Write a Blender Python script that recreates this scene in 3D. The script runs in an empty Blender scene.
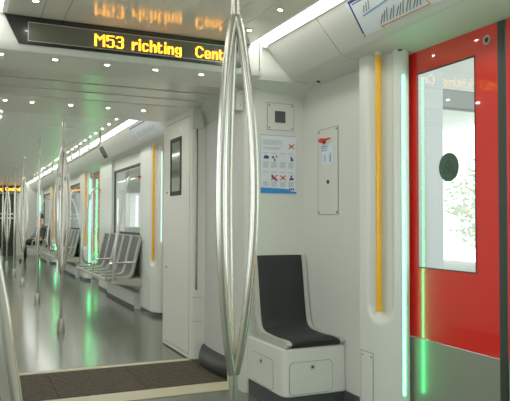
import bpy, bmesh, math, random
from mathutils import Vector, Matrix
random.seed(7)
scn = bpy.context.scene
COL = scn.collection
PI = math.pi
CX = .905                      # middle of the carriage; it runs along +Y

# ------------------------------------------------------------------ materials
def lin(c):
    f = lambda v: v/12.92 if v <= .04045 else ((v+.055)/1.055)**2.4
    return tuple(f(v/255) for v in c)
def mat(name, rgb, rough=.5, metal=0., coat=0., coat_rough=.05, noise=0., scale=8., bump=0., bscale=60., spec=.5, stretch=None):
    m = bpy.data.materials.new(name); m.use_nodes = True
    nt = m.node_tree; b = nt.nodes['Principled BSDF']
    c = lin(rgb)
    b.inputs['Base Color'].default_value = (*c, 1)
    b.inputs['Roughness'].default_value = rough
    b.inputs['Metallic'].default_value = metal
    b.inputs['Coat Weight'].default_value = coat
    b.inputs['Coat Roughness'].default_value = coat_rough
    b.inputs['Specular IOR Level'].default_value = spec
    if noise or bump:
        tc = nt.nodes.new('ShaderNodeTexCoord'); mp = nt.nodes.new('ShaderNodeMapping')
        nt.links.new(tc.outputs['Object'], mp.inputs['Vector'])
        if stretch: mp.inputs['Scale'].default_value = stretch
    if noise:
        n = nt.nodes.new('ShaderNodeTexNoise'); n.inputs['Scale'].default_value = scale; n.inputs['Detail'].default_value = 4
        r = nt.nodes.new('ShaderNodeMapRange'); r.inputs['To Min'].default_value = 1-noise; r.inputs['To Max'].default_value = 1+noise
        x = nt.nodes.new('ShaderNodeMix'); x.data_type = 'RGBA'; x.blend_type = 'MULTIPLY'; x.inputs[0].default_value = 1
        nt.links.new(mp.outputs[0], n.inputs['Vector']); nt.links.new(n.outputs['Fac'], r.inputs['Value'])
        x.inputs[6].default_value = (*c, 1)
        nt.links.new(r.outputs[0], x.inputs[7]); nt.links.new(x.outputs[2], b.inputs['Base Color'])
    if bump:
        n2 = nt.nodes.new('ShaderNodeTexNoise'); n2.inputs['Scale'].default_value = bscale
        bp = nt.nodes.new('ShaderNodeBump'); bp.inputs['Strength'].default_value = bump; bp.inputs['Distance'].default_value = .01
        nt.links.new(mp.outputs[0], n2.inputs['Vector']); nt.links.new(n2.outputs['Fac'], bp.inputs['Height']); nt.links.new(bp.outputs[0], b.inputs['Normal'])
    return m
def emis(name, rgb, s):
    m = bpy.data.materials.new(name); m.use_nodes = True; nt = m.node_tree
    nt.nodes.remove(nt.nodes['Principled BSDF'])
    e = nt.nodes.new('ShaderNodeEmission'); e.inputs[0].default_value = (*rgb, 1); e.inputs[1].default_value = s
    nt.links.new(e.outputs[0], nt.nodes['Material Output'].inputs[0])
    return m
def glassy(name, tint, refl=1.0, rough=.0):
    m = bpy.data.materials.new(name); m.use_nodes = True; nt = m.node_tree
    nt.nodes.remove(nt.nodes['Principled BSDF'])
    t = nt.nodes.new('ShaderNodeBsdfTransparent'); t.inputs[0].default_value = (*tint, 1)
    g = nt.nodes.new('ShaderNodeBsdfGlossy'); g.inputs['Roughness'].default_value = rough
    # Schlick reflectance from |N.I|, the same from both sides of the pane
    ge = nt.nodes.new('ShaderNodeNewGeometry'); dp = nt.nodes.new('ShaderNodeVectorMath'); dp.operation = 'DOT_PRODUCT'
    nt.links.new(ge.outputs['Normal'], dp.inputs[0]); nt.links.new(ge.outputs['Incoming'], dp.inputs[1])
    def mth(op, a, b=None):
        q = nt.nodes.new('ShaderNodeMath'); q.operation = op; q.use_clamp = (op == 'MULTIPLY_ADD')
        if isinstance(a, float): q.inputs[0].default_value = a
        else: nt.links.new(a, q.inputs[0])
        if isinstance(b, float): q.inputs[1].default_value = b
        elif b is not None: nt.links.new(b, q.inputs[1])
        return q
    ab = mth('ABSOLUTE', dp.outputs['Value']); om = mth('SUBTRACT', 1.0, ab.outputs[0]); pw = mth('POWER', om.outputs[0], 5.0)
    k = mth('MULTIPLY_ADD', pw.outputs[0], .94*refl); k.inputs[2].default_value = .05*refl
    mx = nt.nodes.new('ShaderNodeMixShader')
    nt.links.new(k.outputs[0], mx.inputs[0])
    nt.links.new(t.outputs[0], mx.inputs[1]); nt.links.new(g.outputs[0], mx.inputs[2])
    nt.links.new(mx.outputs[0], nt.nodes['Material Output'].inputs[0])
    return m
M = {}
M['wall'] = mat('wall_paint', (208,211,201), .45, noise=.02, scale=3)
M['pillar'] = mat('pillar_moulding', (216,222,212), .3, coat=.2, noise=.015, scale=4)
M['cove'] = mat('cove_paint', (208,210,202), .45, noise=.015, scale=3)
M['cab'] = mat('cabinet_paint', (240,241,231), .42, noise=.02, scale=4)
M['ceil_near'] = mat('ceiling_metal_near', (234,229,214), .15, metal=.1, noise=.02, scale=2)
M['ceil_far'] = mat('ceiling_metal_far', (228,233,222), .30, metal=.05, noise=.02, scale=2)
M['soffit'] = mat('soffit_paint', (232,231,219), .3, coat=.2, coat_rough=.15, noise=.02, scale=3)
M['gangceil'] = mat('gangway_ceiling', (226,226,212), .22, metal=.1, noise=.02, scale=3)
M['white'] = mat('white_plastic', (220,223,214), .35)
M['bellows'] = mat('bellows_grey', (206,207,203), .5, noise=.02, scale=5)
M['rimgrey'] = mat('bellows_rim_grey', (176,184,174), .4)
M['rubber'] = mat('black_rubber', (24,25,25), .55, noise=.06, scale=20)
M['dark'] = mat('dark_seam', (38,38,36), .7)
M['seam'] = mat('seam_line', (104,106,100), .7)
M['black'] = mat('black_gloss', (16,17,16), .25, coat=.3)
M['steel'] = mat('brushed_steel', (206,204,195), .24, metal=1., noise=.03, scale=30, stretch=(20,20,1))
M['steel2'] = mat('satin_metal', (190,190,182), .35, metal=.9)
M['orange'] = mat('orange_paint', (250,178,8), .38, coat=.3)
M['red'] = mat('red_gloss', (218,8,4), .3, coat=1., coat_rough=.03, noise=.02, scale=3)
M['kick'] = mat('kick_plate_grey', (140,147,130), .3, metal=.3, coat=.6, coat_rough=.05, noise=.04, scale=6)
M['redknob'] = mat('red_handle', (214,30,22), .4)
M['cushion'] = mat('black_cushion', (20,22,23), .75, noise=.12, scale=120, bump=.3, bscale=300)
M['shell'] = mat('seat_shell_grey', (178,180,170), .38, noise=.02)
M['farseat'] = mat('far_seat_grey', (62,69,65), .5, spec=.3, noise=.04, scale=12)
M['skirt'] = mat('dark_skirt', (58,62,66), .5, noise=.05, scale=15)
M['paper'] = mat('poster_paper', (214,222,226), .35)
M['blue'] = mat('print_blue', (30,130,200), .4)
M['navy'] = mat('print_navy', (28,48,120), .4)
M['ink'] = mat('print_grey', (150,160,172), .5)
M['ink2'] = mat('print_dark', (70,76,90), .5)
M['printred'] = mat('print_red', (205,40,48), .5)
M['printorange'] = mat('print_orange', (206,130,70), .5)
M['lightblue'] = mat('print_light_blue', (70,140,200), .5)
M['frost'] = mat('frost_white', (225,228,225), .6)
M['grille'] = mat('grille_dark', (84,90,90), .6, noise=.25, scale=90)
M['sticker'] = mat('sticker_dark_green', (44,62,52), .5)
M['sticker2'] = mat('sticker_black', (28,34,30), .5)
M['gasket'] = mat('gasket_dark', (34,42,36), .5)
M['cream'] = mat('cream_threshold', (196,186,152), .5, noise=.05, scale=12)
M['amber'] = emis('amber_led', (1., .37, .012), 5.)
M['lamp'] = emis('downlight_glow', (1., .97, .88), 70.)
M['lamp2'] = emis('soffit_downlight_glow', (1., .97, .88), 420.)
M['tube'] = emis('strip_glow', (1., 1., .92), 7.5)
M['led'] = emis('green_led', (.05, 1., .27), 16.)
M['ledfar'] = emis('green_led_far', (.05, 1., .22), 15.)
M['ledpale'] = emis('pale_led', (.55, 1., .80), 1.5)
M['glass'] = glassy('window_glass', (.93,.96,.94), 1.0)
M['screen'] = mat('display_glass', (88,88,76), .22, coat=.6, coat_rough=.06)
M['mirror'] = mat('cabinet_mirror', (150,156,150), .06, metal=1.)
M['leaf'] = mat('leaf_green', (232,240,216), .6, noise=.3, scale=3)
M['bark'] = mat('tree_bark', (96,88,74), .8, noise=.2, scale=12)
M['concrete'] = mat('platform_concrete', (170,172,168), .8, noise=.08, scale=4)
M['canopy'] = mat('canopy_grey', (128,132,128), .6)
M['canopyw'] = mat('canopy_white', (230,232,228), .6)
M['colgrey'] = mat('column_grey', (150,154,151), .5)
M['skin'] = mat('skin', (206,140,104), .55, noise=.04, scale=10)
M['hair'] = mat('dark_hair', (30,24,20), .6, noise=.2, scale=60)
M['cloth'] = mat('black_cloth', (20,20,24), .85, noise=.15, scale=40)
M['shirt'] = mat('grey_shirt', (110,122,112), .8, noise=.08, scale=30)
M['shoe'] = mat('shoe_black', (16,16,17), .5)
def floor_mat():
    m = mat('floor_vinyl', (86,94,80), .17, noise=.16, scale=160, bump=.05, bscale=7, spec=.6)
    return m
M['floor'] = floor_mat()
def tread():
    m = mat('tread_plate', (70,66,56), .8, spec=.2)
    nt = m.node_tree; b = nt.nodes['Principled BSDF']
    tc = nt.nodes.new('ShaderNodeTexCoord'); w = nt.nodes.new('ShaderNodeTexWave'); w.bands_direction = 'Y'
    w.inputs['Scale'].default_value = 8; w.inputs['Distortion'].default_value = 2.5; w.inputs['Detail Scale'].default_value = 6
    r = nt.nodes.new('ShaderNodeValToRGB'); r.color_ramp.elements[0].color = (*lin((36,30,21)), 1); r.color_ramp.elements[1].color = (*lin((92,81,63)), 1)
    bp = nt.nodes.new('ShaderNodeBump'); bp.inputs['Strength'].default_value = .5; bp.inputs['Distance'].default_value = .01
    nt.links.new(tc.outputs['Object'], w.inputs['Vector']); nt.links.new(w.outputs['Fac'], r.inputs[0]); nt.links.new(r.outputs[0], b.inputs['Base Color'])
    nt.links.new(w.outputs['Fac'], bp.inputs['Height']); nt.links.new(bp.outputs[0], b.inputs['Normal'])
    return m
M['tread'] = tread()

# ------------------------------------------------------------------ mesh helpers
class MB:
    def __init__(s, mirror=False): s.v = []; s.f = []; s.mi = []; s.mir = mirror; s.cur = 0
    def add(s, vs, fs):
        o = len(s.v)
        for p in vs:
            p = tuple(p); s.v.append((2*CX-p[0], p[1], p[2]) if s.mir else p)
        for f in fs:
            g = [o+i for i in f]; s.f.append(g[::-1] if s.mir else g); s.mi.append(s.cur)
        return s
    def m(s, i): s.cur = i; return s
    def box(s, x0, x1, y0, y1, z0, z1):
        v = [(x, y, z) for x in (x0, x1) for y in (y0, y1) for z in (z0, z1)]
        return s.add(v, [(0,1,3,2), (4,6,7,5), (0,4,5,1), (2,3,7,6), (0,2,6,4), (1,5,7,3)])
    def prism(s, poly, axis, a, b):
        """poly: 2-D points in the two other axes (x,y,z order), extruded along axis"""
        n = len(poly)
        def P(p, t):
            return {'X': (t, p[0], p[1]), 'Y': (p[0], t, p[1]), 'Z': (p[0], p[1], t)}[axis]
        v = [P(p, a) for p in poly] + [P(p, b) for p in poly]
        f = [(i, (i+1) % n, n+(i+1) % n, n+i) for i in range(n)] + [tuple(range(n))[::-1], tuple(range(n, 2*n))]
        return s.add(v, f)
    def ring(s, axis, a, b, outer, inner):
        """slab with one rectangular hole; outer/inner = (u0,u1,w0,w1)"""
        def rect(r): return [(r[0], r[2]), (r[1], r[2]), (r[1], r[3]), (r[0], r[3])]
        def P(p, t): return {'X': (t, p[0], p[1]), 'Y': (p[0], t, p[1]), 'Z': (p[0], p[1], t)}[axis]
        O, I = rect(outer), rect(inner)
        v = [P(p, a) for p in O] + [P(p, a) for p in I] + [P(p, b) for p in O] + [P(p, b) for p in I]
        f = []
        for i in range(4):
            j = (i+1) % 4
            f += [(i, j, 4+j, 4+i), (8+i, 12+i, 12+j, 8+j), (i, 8+i, 8+j, j), (4+i, 4+j, 12+j, 12+i)]
        return s.add(v, f)
    def tube(s, pts, r, segs=12, caps=True):
        P = [Vector(p) for p in pts]; n = len(P)
        rr = r if isinstance(r, (list, tuple)) else [r]*n
        T = [(P[min(i+1, n-1)]-P[max(i-1, 0)]).normalized() for i in range(n)]
        up = Vector((0,0,1)) if abs(T[0].z) < .9 else Vector((1,0,0))
        N = (up-T[0]*up.dot(T[0])).normalized(); vs = []
        for i in range(n):
            N = (N-T[i]*N.dot(T[i])).normalized(); B = T[i].cross(N)
            for k in range(segs):
                a = 2*PI*k/segs; vs.append(P[i]+(N*math.cos(a)+B*math.sin(a))*rr[i])
        fs = [(i*segs+k, i*segs+(k+1) % segs, (i+1)*segs+(k+1) % segs, (i+1)*segs+k) for i in range(n-1) for k in range(segs)]
        if caps: fs += [tuple(range(segs))[::-1], tuple(range((n-1)*segs, n*segs))]
        return s.add(vs, fs)
    def cyl(s, c, axis, r, h, segs=20, r2=None):
        d = Vector({'X': (1,0,0), 'Y': (0,1,0), 'Z': (0,0,1)}[axis]); c = Vector(c)
        return s.tube([c, c+d*h], [r, r if r2 is None else r2], segs)
    def grid(s, rows, flip=False):
        n = len(rows[0]); vs = [p for r in rows for p in r]; fs = []
        for i in range(len(rows)-1):
            for j in range(n-1):
                q = (i*n+j, i*n+j+1, (i+1)*n+j+1, (i+1)*n+j); fs.append(q[::-1] if flip else q)
        return s.add(vs, fs)
    def ball(s, c, r, sc=(1,1,1), nu=12, nv=8):
        vs = [(c[0], c[1], c[2]+r*sc[2])]
        for i in range(1, nv):
            t = PI*i/nv
            for k in range(nu):
                a = 2*PI*k/nu; vs.append((c[0]+r*sc[0]*math.sin(t)*math.cos(a), c[1]+r*sc[1]*math.sin(t)*math.sin(a), c[2]+r*sc[2]*math.cos(t)))
        vs.append((c[0], c[1], c[2]-r*sc[2])); L = len(vs)-1
        fs = [(0, 1+k, 1+(k+1) % nu) for k in range(nu)]
        for i in range(nv-2):
            for k in range(nu):
                a = 1+i*nu; fs.append((a+k, a+nu+k, a+nu+(k+1) % nu, a+(k+1) % nu))
        a = 1+(nv-2)*nu; fs += [(a+k, L, a+(k+1) % nu) for k in range(nu)]
        return s.add(vs, fs)
    def build(s, name, mats, parent=None, bevel=0, smooth=35, label=None, segs=2):
        me = bpy.data.meshes.new(name)
        off = Vector((0,0,0)); q = parent
        while q is not None: off += q.location; q = q.parent
        me.from_pydata([Vector(p)-off for p in s.v], [], s.f)
        if not isinstance(mats, (list, tuple)): mats = [mats]
        for m in mats: me.materials.append(m)
        for p, i in zip(me.polygons, s.mi): p.material_index = i
        bm = bmesh.new(); bm.from_mesh(me); bmesh.ops.recalc_face_normals(bm, faces=bm.faces); bm.to_mesh(me); bm.free()
        if smooth:
            me.polygons.foreach_set('use_smooth', [True]*len(me.polygons)); me.set_sharp_from_angle(angle=math.radians(smooth))
        me.update()
        o = bpy.data.objects.new(name, me); COL.objects.link(o); o.parent = parent
        if bevel:
            b = o.modifiers.new('bevel', 'BEVEL'); b.width = bevel; b.segments = segs; b.limit_method = 'ANGLE'; b.angle_limit = math.radians(40)
        if label: o['label'] = label
        return o
def smooth_pts(pts, n=8):
    P = [Vector(p) for p in pts]; out = []
    for i in range(len(P)-1):
        p0, p1, p2, p3 = P[max(i-1, 0)], P[i], P[i+1], P[min(i+2, len(P)-1)]
        for k in range(n):
            t = k/n
            out.append(.5*((2*p1)+(p2-p0)*t+(2*p0-5*p1+4*p2-p3)*t*t+(3*p1-p0-3*p2+p3)*t**3))
    out.append(P[-1]); return out
def thing(name, label, cat, loc, group=None):
    o = bpy.data.objects.new(name, None); COL.objects.link(o); o.location = loc; o.empty_display_size = .1
    return tag(o, label, cat, group)
def tag(o, label, cat, group=None, kind=None):
    o['label'] = label; o['category'] = cat
    if group: o['group'] = group
    if kind: o['kind'] = kind
    return o
def struct(o, label=None):
    o['kind'] = 'structure'
    if label: o['label'] = label
    return o
def copy_tree(o, parent=None):
    c = o.copy(); COL.objects.link(c); c.parent = parent
    for ch in list(o.children): copy_tree(ch, c)
    return c
ORD = ['first','second','third','fourth','fifth','sixth','seventh','eighth','ninth','tenth','eleventh','twelfth','thirteenth','fourteenth','fifteenth','sixteenth','seventeenth','eighteenth','nineteenth','twentieth','twenty-first','twenty-second','twenty-third','twenty-fourth','twenty-fifth','twenty-sixth']

# ------------------------------------------------------------------ shared sizes
XW, XD, XB = 2.17, 2.20, 2.10          # near wall, door plane, window-bay wall
ZC, ZS, ZU = 2.30, 2.10, 2.09          # ceiling, soffit, top of side walls
YE = 22.3                               # end of the far carriage
YO = [7.68, 12.66, 17.84]    # orange rails of the far carriage
NEAR0 = -3.0

# ------------------------------------------------------------------ floor, thresholds, gangway plate
struct(MB().box(2*CX-2.6, 2.6, NEAR0, YE+1.2, -.08, 0).build('floor', M['floor'], smooth=0), 'dark grey speckled vinyl floor of the carriages')
struct(MB().box(.08, 1.73, 4.12, 4.33, 0, .006).build('trim_1', M['cream'], smooth=0, bevel=.003), 'cream threshold strip on the near side of the gangway')
struct(MB().box(.08, 1.73, 5.09, 5.17, 0, .006).build('trim_2', M['cream'], smooth=0, bevel=.003), 'thin cream threshold strip on the far side of the gangway')
t = thing('gangway_floor_plate', 'dark ribbed metal floor plate between the two cream thresholds', 'floor plate', (.9, 4.7, 0))
for a, b in ((.06, .56), (.565, 1.14), (1.145, 1.78)):
    MB().box(a, b, 4.335, 5.085, 0, .008).build('plate', M['tread'], t, smooth=0)

# ------------------------------------------------------------------ ceilings
def ceiling(name, y0, y1, m):
    b = MB()
    for x0, x1 in ((.18, .355), (.358, .479), (.482, 1.324), (1.327, 1.451), (1.454, 1.63)):
        b.box(x0, x1, y0, y1, ZC, ZC+.02)
    b.m(1).box(.18, 1.63, y0, y1, ZC+.02, ZC+.06)
    return b.build(name, [m, M['dark']], smooth=0)
struct(ceiling('ceiling', NEAR0, 3.80, M['ceil_near']), 'grey metal ceiling panels of the near carriage')
struct(ceiling('ceiling.001', 5.92, YE, M['ceil_far']), 'pale grey ceiling panels of the far carriage')
b = MB()
for y0, y1, z in ((4.202, 4.49, ZS+.012), (4.53, 4.80, ZS+.01), (4.806, 5.078, ZS+.004)):
    b.box(-.1, 1.95, y0, y1, z, z+.03)
b.m(1).box(-.1, 1.95, 4.19, 5.09, ZS+.05, ZS+.08)
struct(b.build('ceiling.002', [M['gangceil'], M['dark']], smooth=0), 'grey ceiling plates over the gangway')
# recessed vents in the far ceiling
for i, (x0, x1, y0, y1) in enumerate(((.56, 1.17, 7.05, 7.55), (.56, 1.17, 8.05, 8.5))):
    v = thing('ceiling_vent', 'flat grey ceiling plate in the far carriage, ' + ('nearer of the two' if i == 0 else 'further of the two'), 'vent', ((x0+x1)/2, (y0+y1)/2, ZC), 'flat ceiling plates')
    MB().ring('Z', ZC-.008, ZC, (x0, x1, y0, y1), (x0+.02, x1-.02, y0+.02, y1-.02)).build('frame', M['ceil_far'], v, smooth=0)
    MB().box(x0+.02, x1-.02, y0+.02, y1-.02, ZC-.005, ZC-.001).build('plate', M['ceil_far'], v, smooth=0)

# ------------------------------------------------------------------ bulkheads and jambs
lip = [(3.775, 2.40), (3.765, 2.16), (3.768, 2.128), (3.78, 2.108), (3.80, ZS), (4.20, ZS), (4.20, 2.40)]
b = MB().prism(lip, 'X', 2*CX-1.735, 1.735)
lip2 = [(y+.055 if y < 4 else y, z) for y, z in lip]
b.prism(lip2, 'X', 1.735, 2.26); b.prism(lip2, 'X', 2*CX-2.26, 2*CX-1.735)
w = b.build('wall_end', [M['soffit']], smooth=30)
w.data.materials.append(M['white'])
for p in w.data.polygons:
    if p.center.y < 3.845: p.material_index = 1
struct(w, 'white bulkhead above the gangway opening')
for mir in (False, True):
    b = MB(mir)
    pl = [(2.3, 4.0), (1.755, 4.0), (1.735, 4.006), (1.722, 4.02), (1.718, 4.04), (1.718, 4.31), (2.3, 4.31)]
    b.prism(pl, 'Z', 0, 2.12)
    o = struct(b.build('wall_right' if not mir else 'wall_left', M['wall']), 'white end wall beside the gangway')
    b = MB(mir)
    xz = [(1.737, 2.096), (1.77, 2.085), (1.81, 2.066), (1.86, 2.055), (1.92, 2.048), (2.05, 2.042), (2.26, 2.036)]
    b.grid([[(x, 3.838, 2.101) for x, z in xz], [(x, 4.012, z) for x, z in xz]])
    b.grid([[(x, 3.838, 2.101) for x, z in xz], [(x, 3.838, 2.15) for x, z in xz]])
    struct(b.build('trim_3' if not mir else 'trim_4', M['white'], smooth=20), 'sloping soffit piece over the end wall')
# seam on the bulkhead face
b = MB(); b.box(1.713, 1.717, 3.76, 3.766, 2.135, 2.36); struct(b.build('trim_5', M['seam'], smooth=0), 'thin vertical seam on the bulkhead')
# far bulkhead (its soffit is seen, its end face is not) and the dark end of the train
struct(MB().box(2*CX-2.26, 2.26, 5.085, 5.92, ZS, 2.42).build('wall_end.001', M['soffit'], bevel=.006), 'bulkhead soffit of the far carriage')
struct(MB(True).box(1.70, 2.26, 5.08, 5.92, 0, ZS).build('wall_left.001', M['cab'], bevel=.03), 'white gangway jamb on the other side')
b = MB()
b.box(2*CX-2.26, 2*CX-1.45, YE, YE+.3, 0, 2.5); b.box(1.45, 2.26, YE, YE+.3, 0, 2.5); b.box(2*CX-1.45, 1.45, YE, YE+.3, 2.02, 2.5)
struct(b.build('wall_end.002', M['wall'], bevel=.01), 'white wall at the far end of the train')
d = MB().box(2*CX-1.45, 1.45, YE+.15, YE+.2, 0, 2.02).build('door_9', M['black'], bevel=.01)
struct(d, 'dark glass end door with two rows of white dashes')
for z in (1.2, 1.34):
    b = MB()
    for k in range(9): b.box(.42+k*.11, .48+k*.11, YE+.14, YE+.15, z, z+.05)
    b.build('dash_row', M['frost'], d, smooth=0)  # row of short white dashes across the dark end door

# ------------------------------------------------------------------ coves, light strips
def cove(y0, y1, mir, name, label):
    b = MB(mir)
    prof = [(1.785, 2.318), (1.955, 2.128), (1.965, 2.12), (1.98, 2.117), (2.30, 2.065), (2.30, 2.42), (1.785, 2.42)]
    b.prism(prof, 'Y', y0, y1)
    return struct(b.build(name, M['cove'], bevel=.0, smooth=28), label)
tn = 10
segs_near = [(-3, 1.9), (1.906, 3.15), (3.156, 3.812)]
segs_far = [(5.88, 7.35)] + [(7.356+1.55*k, 8.90+1.55*k) for k in range(9)] + [(7.353+1.55*9, YE)]
for mir in (False, True):
    for a, c in segs_near:
        cove(a, c, mir, 'trim_%d' % tn, 'slanted white cove section of the near carriage'); tn += 1
    for a, c in (segs_far if not mir else [(5.88, YE)]):
        cove(a, c, mir, 'trim_%d' % tn, 'slanted white cove section of the far carriage'); tn += 1
def strip(y0, y1, mir, label):
    X = 1.71 if not mir else 2*CX-1.71
    s = thing('ceiling_light', label, 'light', (X, (y0+y1)/2, 2.3), 'fluorescent strip lights')
    MB(mir).prism([(1.655, 2.338), (1.775, 2.345), (1.775, 2.355), (1.655, 2.349)], 'Y', y0, y1).build('diffuser', M['tube'], s, smooth=0)
    b = MB(mir); b.prism([(1.63, 2.30), (1.655, 2.306), (1.655, 2.36), (1.63, 2.36)], 'Y', y0, y1)
    b.box(1.63, 1.79, y0, y0+.006, 2.302, 2.36); b.box(1.63, 1.79, y1-.006, y1, 2.302, 2.36)
    b.box(1.655, 1.785, y0, y1, 2.358, 2.37); b.box(1.777, 1.785, y0, y1, 2.314, 2.37)
    b.build('housing', M['white'], s, smooth=0)
strip(NEAR0, 3.79, False, 'long bright strip light above the red door and route map')
strip(NEAR0, 3.76, True, 'long bright strip light along the other side of the near carriage')
ys = [5.9, 8.6, 11.3, 14.0, 16.7, 19.4, YE]
for i in range(6):
    strip(ys[i], ys[i+1], False, 'strip light of the far carriage, %s one beyond the gangway' % ORD[i])
strip(5.9, YE, True, 'long strip light along the other side of the far carriage')

# ------------------------------------------------------------------ downlights
dl = thing('downlight', 'x', 'light', (1.515, 3.06, ZC), None)
b = MB()
n = 20
for r0, z0, r1, z1 in ((.022, -.006, .016, -.004),):
    rows = [[(1.515+rr*math.cos(2*PI*k/n), 3.06+rr*math.sin(2*PI*k/n), ZC+z) for k in range(n+1)] for rr, z in ((.023, 0), (.021, -.005), (.014, -.005), (.013, -.001))]
    b.grid(rows)
b.build('ring', M['steel2'], dl)
MB().cyl((1.515, 3.06, ZC-.0035), 'Z', .0135, .003, 20).build('lens', M['lamp'], dl, smooth=30)
def place_dl(x, y, z, label, grp, first=[True]):
    o = dl if first[0] else copy_tree(dl); first[0] = False
    o.location = (x, y, z); o['label'] = label; o['group'] = grp
for k in range(3): place_dl(1.515, 3.47-.41*k, ZC, 'round downlight in the near ceiling beside the bright strip, %s from the bulkhead' % ORD[k], 'near ceiling downlights')
for k in range(2): place_dl(.305, 3.47-.41*k, ZC, 'round downlight in the near ceiling, left of the display, %s from the bulkhead' % ORD[k], 'near ceiling downlights')
proto2 = copy_tree(dl)
for ch in proto2.children:
    if ch.name.startswith('lens'):
        ch.data = ch.data.copy(); ch.data.materials.clear(); ch.data.materials.append(M['lamp2'])
dl = proto2; place_dl.__defaults__[0][0] = True
for k, x in enumerate((.155, .45, .75, 1.05, 1.35)): place_dl(x, 3.86, ZS, 'round downlight in the soffit under the display, %s from the left' % ORD[k], 'soffit downlights under the display')
for k, x in enumerate((.25, .45, .75, 1.05, 1.35)): place_dl(x, 5.34, ZS, 'round downlight in the soffit beyond the gangway, %s from the left' % ORD[k], 'soffit downlights beyond the gangway')
for k in range(26): place_dl(1.505, 6.74+.42*k, ZC, 'small round downlight in the row beside the far strip light, %s beyond the gangway' % ORD[k], 'row of downlights in the far ceiling')
for k in range(4): place_dl(.303, 6.72+.42*k, ZC, 'small round downlight on the left of the far ceiling, %s beyond the gangway' % ORD[k], 'left row of downlights in the far ceiling')

# ------------------------------------------------------------------ destination display
GL = {
'M': ['##.....##','###...###','####.####','##.###.##','##..#..##','##.....##','##.....##','##.....##','##.....##','##.....##'],
'5': ['#######','##.....','##.....','######.','##...##','.....##','.....##','.....##','##...##','.#####.'],
'3': ['.#####.','##...##','.....##','.....##','..####.','.....##','.....##','.....##','##...##','.#####.'],
'r': ['','','','##.##','#####','###..','##...','##...','##...','##...'],
'i': ['##','##','','##','##','##','##','##','##','##'],
'c': ['','','','.####.','##..##','##....','##....','##....','##..##','.####.'],
'h': ['##....','##....','##....','##.##.','######','##..##','##..##','##..##','##..##','##..##'],
't': ['','##...','##...','####.','##...','##...','##...','##...','##.##','.###.'],
'n': ['','','','##.##.','######','##..##','##..##','##..##','##..##','##..##'],
'g': ['','','','.##.##','##.###','##..##','##..##','##..##','.#####','....##','##..##','.####.'],
'C': ['..####..','.##..##.','##....##','##......','##......','##......','##......','##....##','.##..##.','..####..'],
'e': ['','','','.####.','##..##','##..##','######','##....','##..##','.####.'],
'a': ['','','','.####.','....##','.#####','##..##','##..##','##..##','.##.##'],
'l': ['##','##','##','##','##','##','##','##','##','##'],
}
def lettering(text, x0, y, ztop, px, pz):
    b = MB(); x = x0
    for ch in text:
        if ch == ' ': x += 6*px; continue
        g = GL[ch]; w = max(len(r) for r in g)
        for j, r in enumerate(g):
            for i, c in enumerate(r):
                if c == '#':
                    xa, za = x+i*px, ztop-j*pz
                    b.add([(xa, y, za-pz*.9), (xa+px*.92, y, za-pz*.9), (xa+px*.92, y, za), (xa, y, za)], [(0,1,2,3)])
        x += (w+1)*px
    return b, x
def words(text, x, y, ztop, px, pz, parent):
    for wd in text.split(' '):
        if wd:
            b, x = lettering(wd, x, y, ztop, px, pz)
            b.build('amber_word', M['amber'], parent, smooth=0)
        x += 6*px
t = thing('destination_display', 'wide black display above the gangway with amber letters M53 richting', 'display', (CX, 3.77, 2.14))
b = MB(); fx = lambda x: x
b.add([(.150, 3.752, 2.326), (1.66, 3.752, 2.326), (1.58, 3.752, 2.142), (.242, 3.752, 2.142), (.150, 3.79, 2.326), (1.66, 3.79, 2.326), (1.58, 3.79, 2.142), (.242, 3.79, 2.142)],
      [(0,3,2,1), (0,1,5,4), (1,2,6,5), (2,3,7,6), (3,0,4,7), (4,5,6,7)])
b.build('fascia', M['black'], t, bevel=.003)
MB().ring('Y', 3.748, 3.752, (.290, 1.52, 2.160, 2.268), (.2935, 1.5165, 2.1635, 2.2645)).build('screen_frame', M['steel2'], t, smooth=0)
MB().box(.2935, 1.5165, 3.750, 3.752, 2.1635, 2.2645).build('screen', M['screen'], t, smooth=0)
words('M53 richting  Cent', .655, 3.7485, 2.245, .00685, .0071, t)
t2 = thing('destination_display', 'small amber lit display at the dark far end of the train', 'display', (CX, YE, 2.05))
MB().box(.2, 1.6, YE-.06, YE-.002, 2.06, 2.27).build('fascia', M['black'], t2, bevel=.004)
words('M53 richting Central', .24, YE-.063, 2.235, .0102, .0125, t2)

# ------------------------------------------------------------------ near side wall, left walls, back wall
struct(MB().box(XW, 2.32, 3.162, 4.02, 0, 2.12).build('wall_right.001', M['wall'], smooth=0), 'white side wall beside the seat')
struct(MB().box(XW, 2.32, NEAR0, 1.168, 0, 2.12).build('wall_right.002', M['wall'], smooth=0), 'white side wall behind the viewer')
b = MB(True)
b.box(XW, 2.3, NEAR0, 4.02, 0, .9); b.box(XW, 2.3, NEAR0, 4.02, 1.98, 2.12)
for y0, y1 in ((NEAR0, -2.4), (-1.0, -.6), (.8, 1.35), (2.1, 2.25), (3.0, 4.02)): b.box(XW, 2.3, y0, y1, .9, 1.98)
struct(b.build('wall_left.002', M['wall'], smooth=0), 'white side wall with windows on the other side')
struct(MB().box(2*CX-2.3, 2.3, NEAR0-.1, NEAR0, 0, 2.5).build('wall_back', M['wall'], smooth=0), 'white wall behind the viewer')
struct(MB().box(XW-.012, XW, 3.16, 4.0, 0, .105).build('baseboard_right', M['skirt'], smooth=0), 'dark skirting along the side wall')
b = MB(True)
b.box(2.12, 2.3, 5.92, YE, 0, .98); b.box(2.12, 2.3, 5.92, YE, 1.92, 2.12)
for k in range(6): b.box(2.12, 2.3, 5.92+2.7*k, 7.6+2.7*k, .98, 1.92)
struct(b.build('wall_left.003', M['wall'], smooth=0), 'white window wall on the other side of the far carriage')

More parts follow.
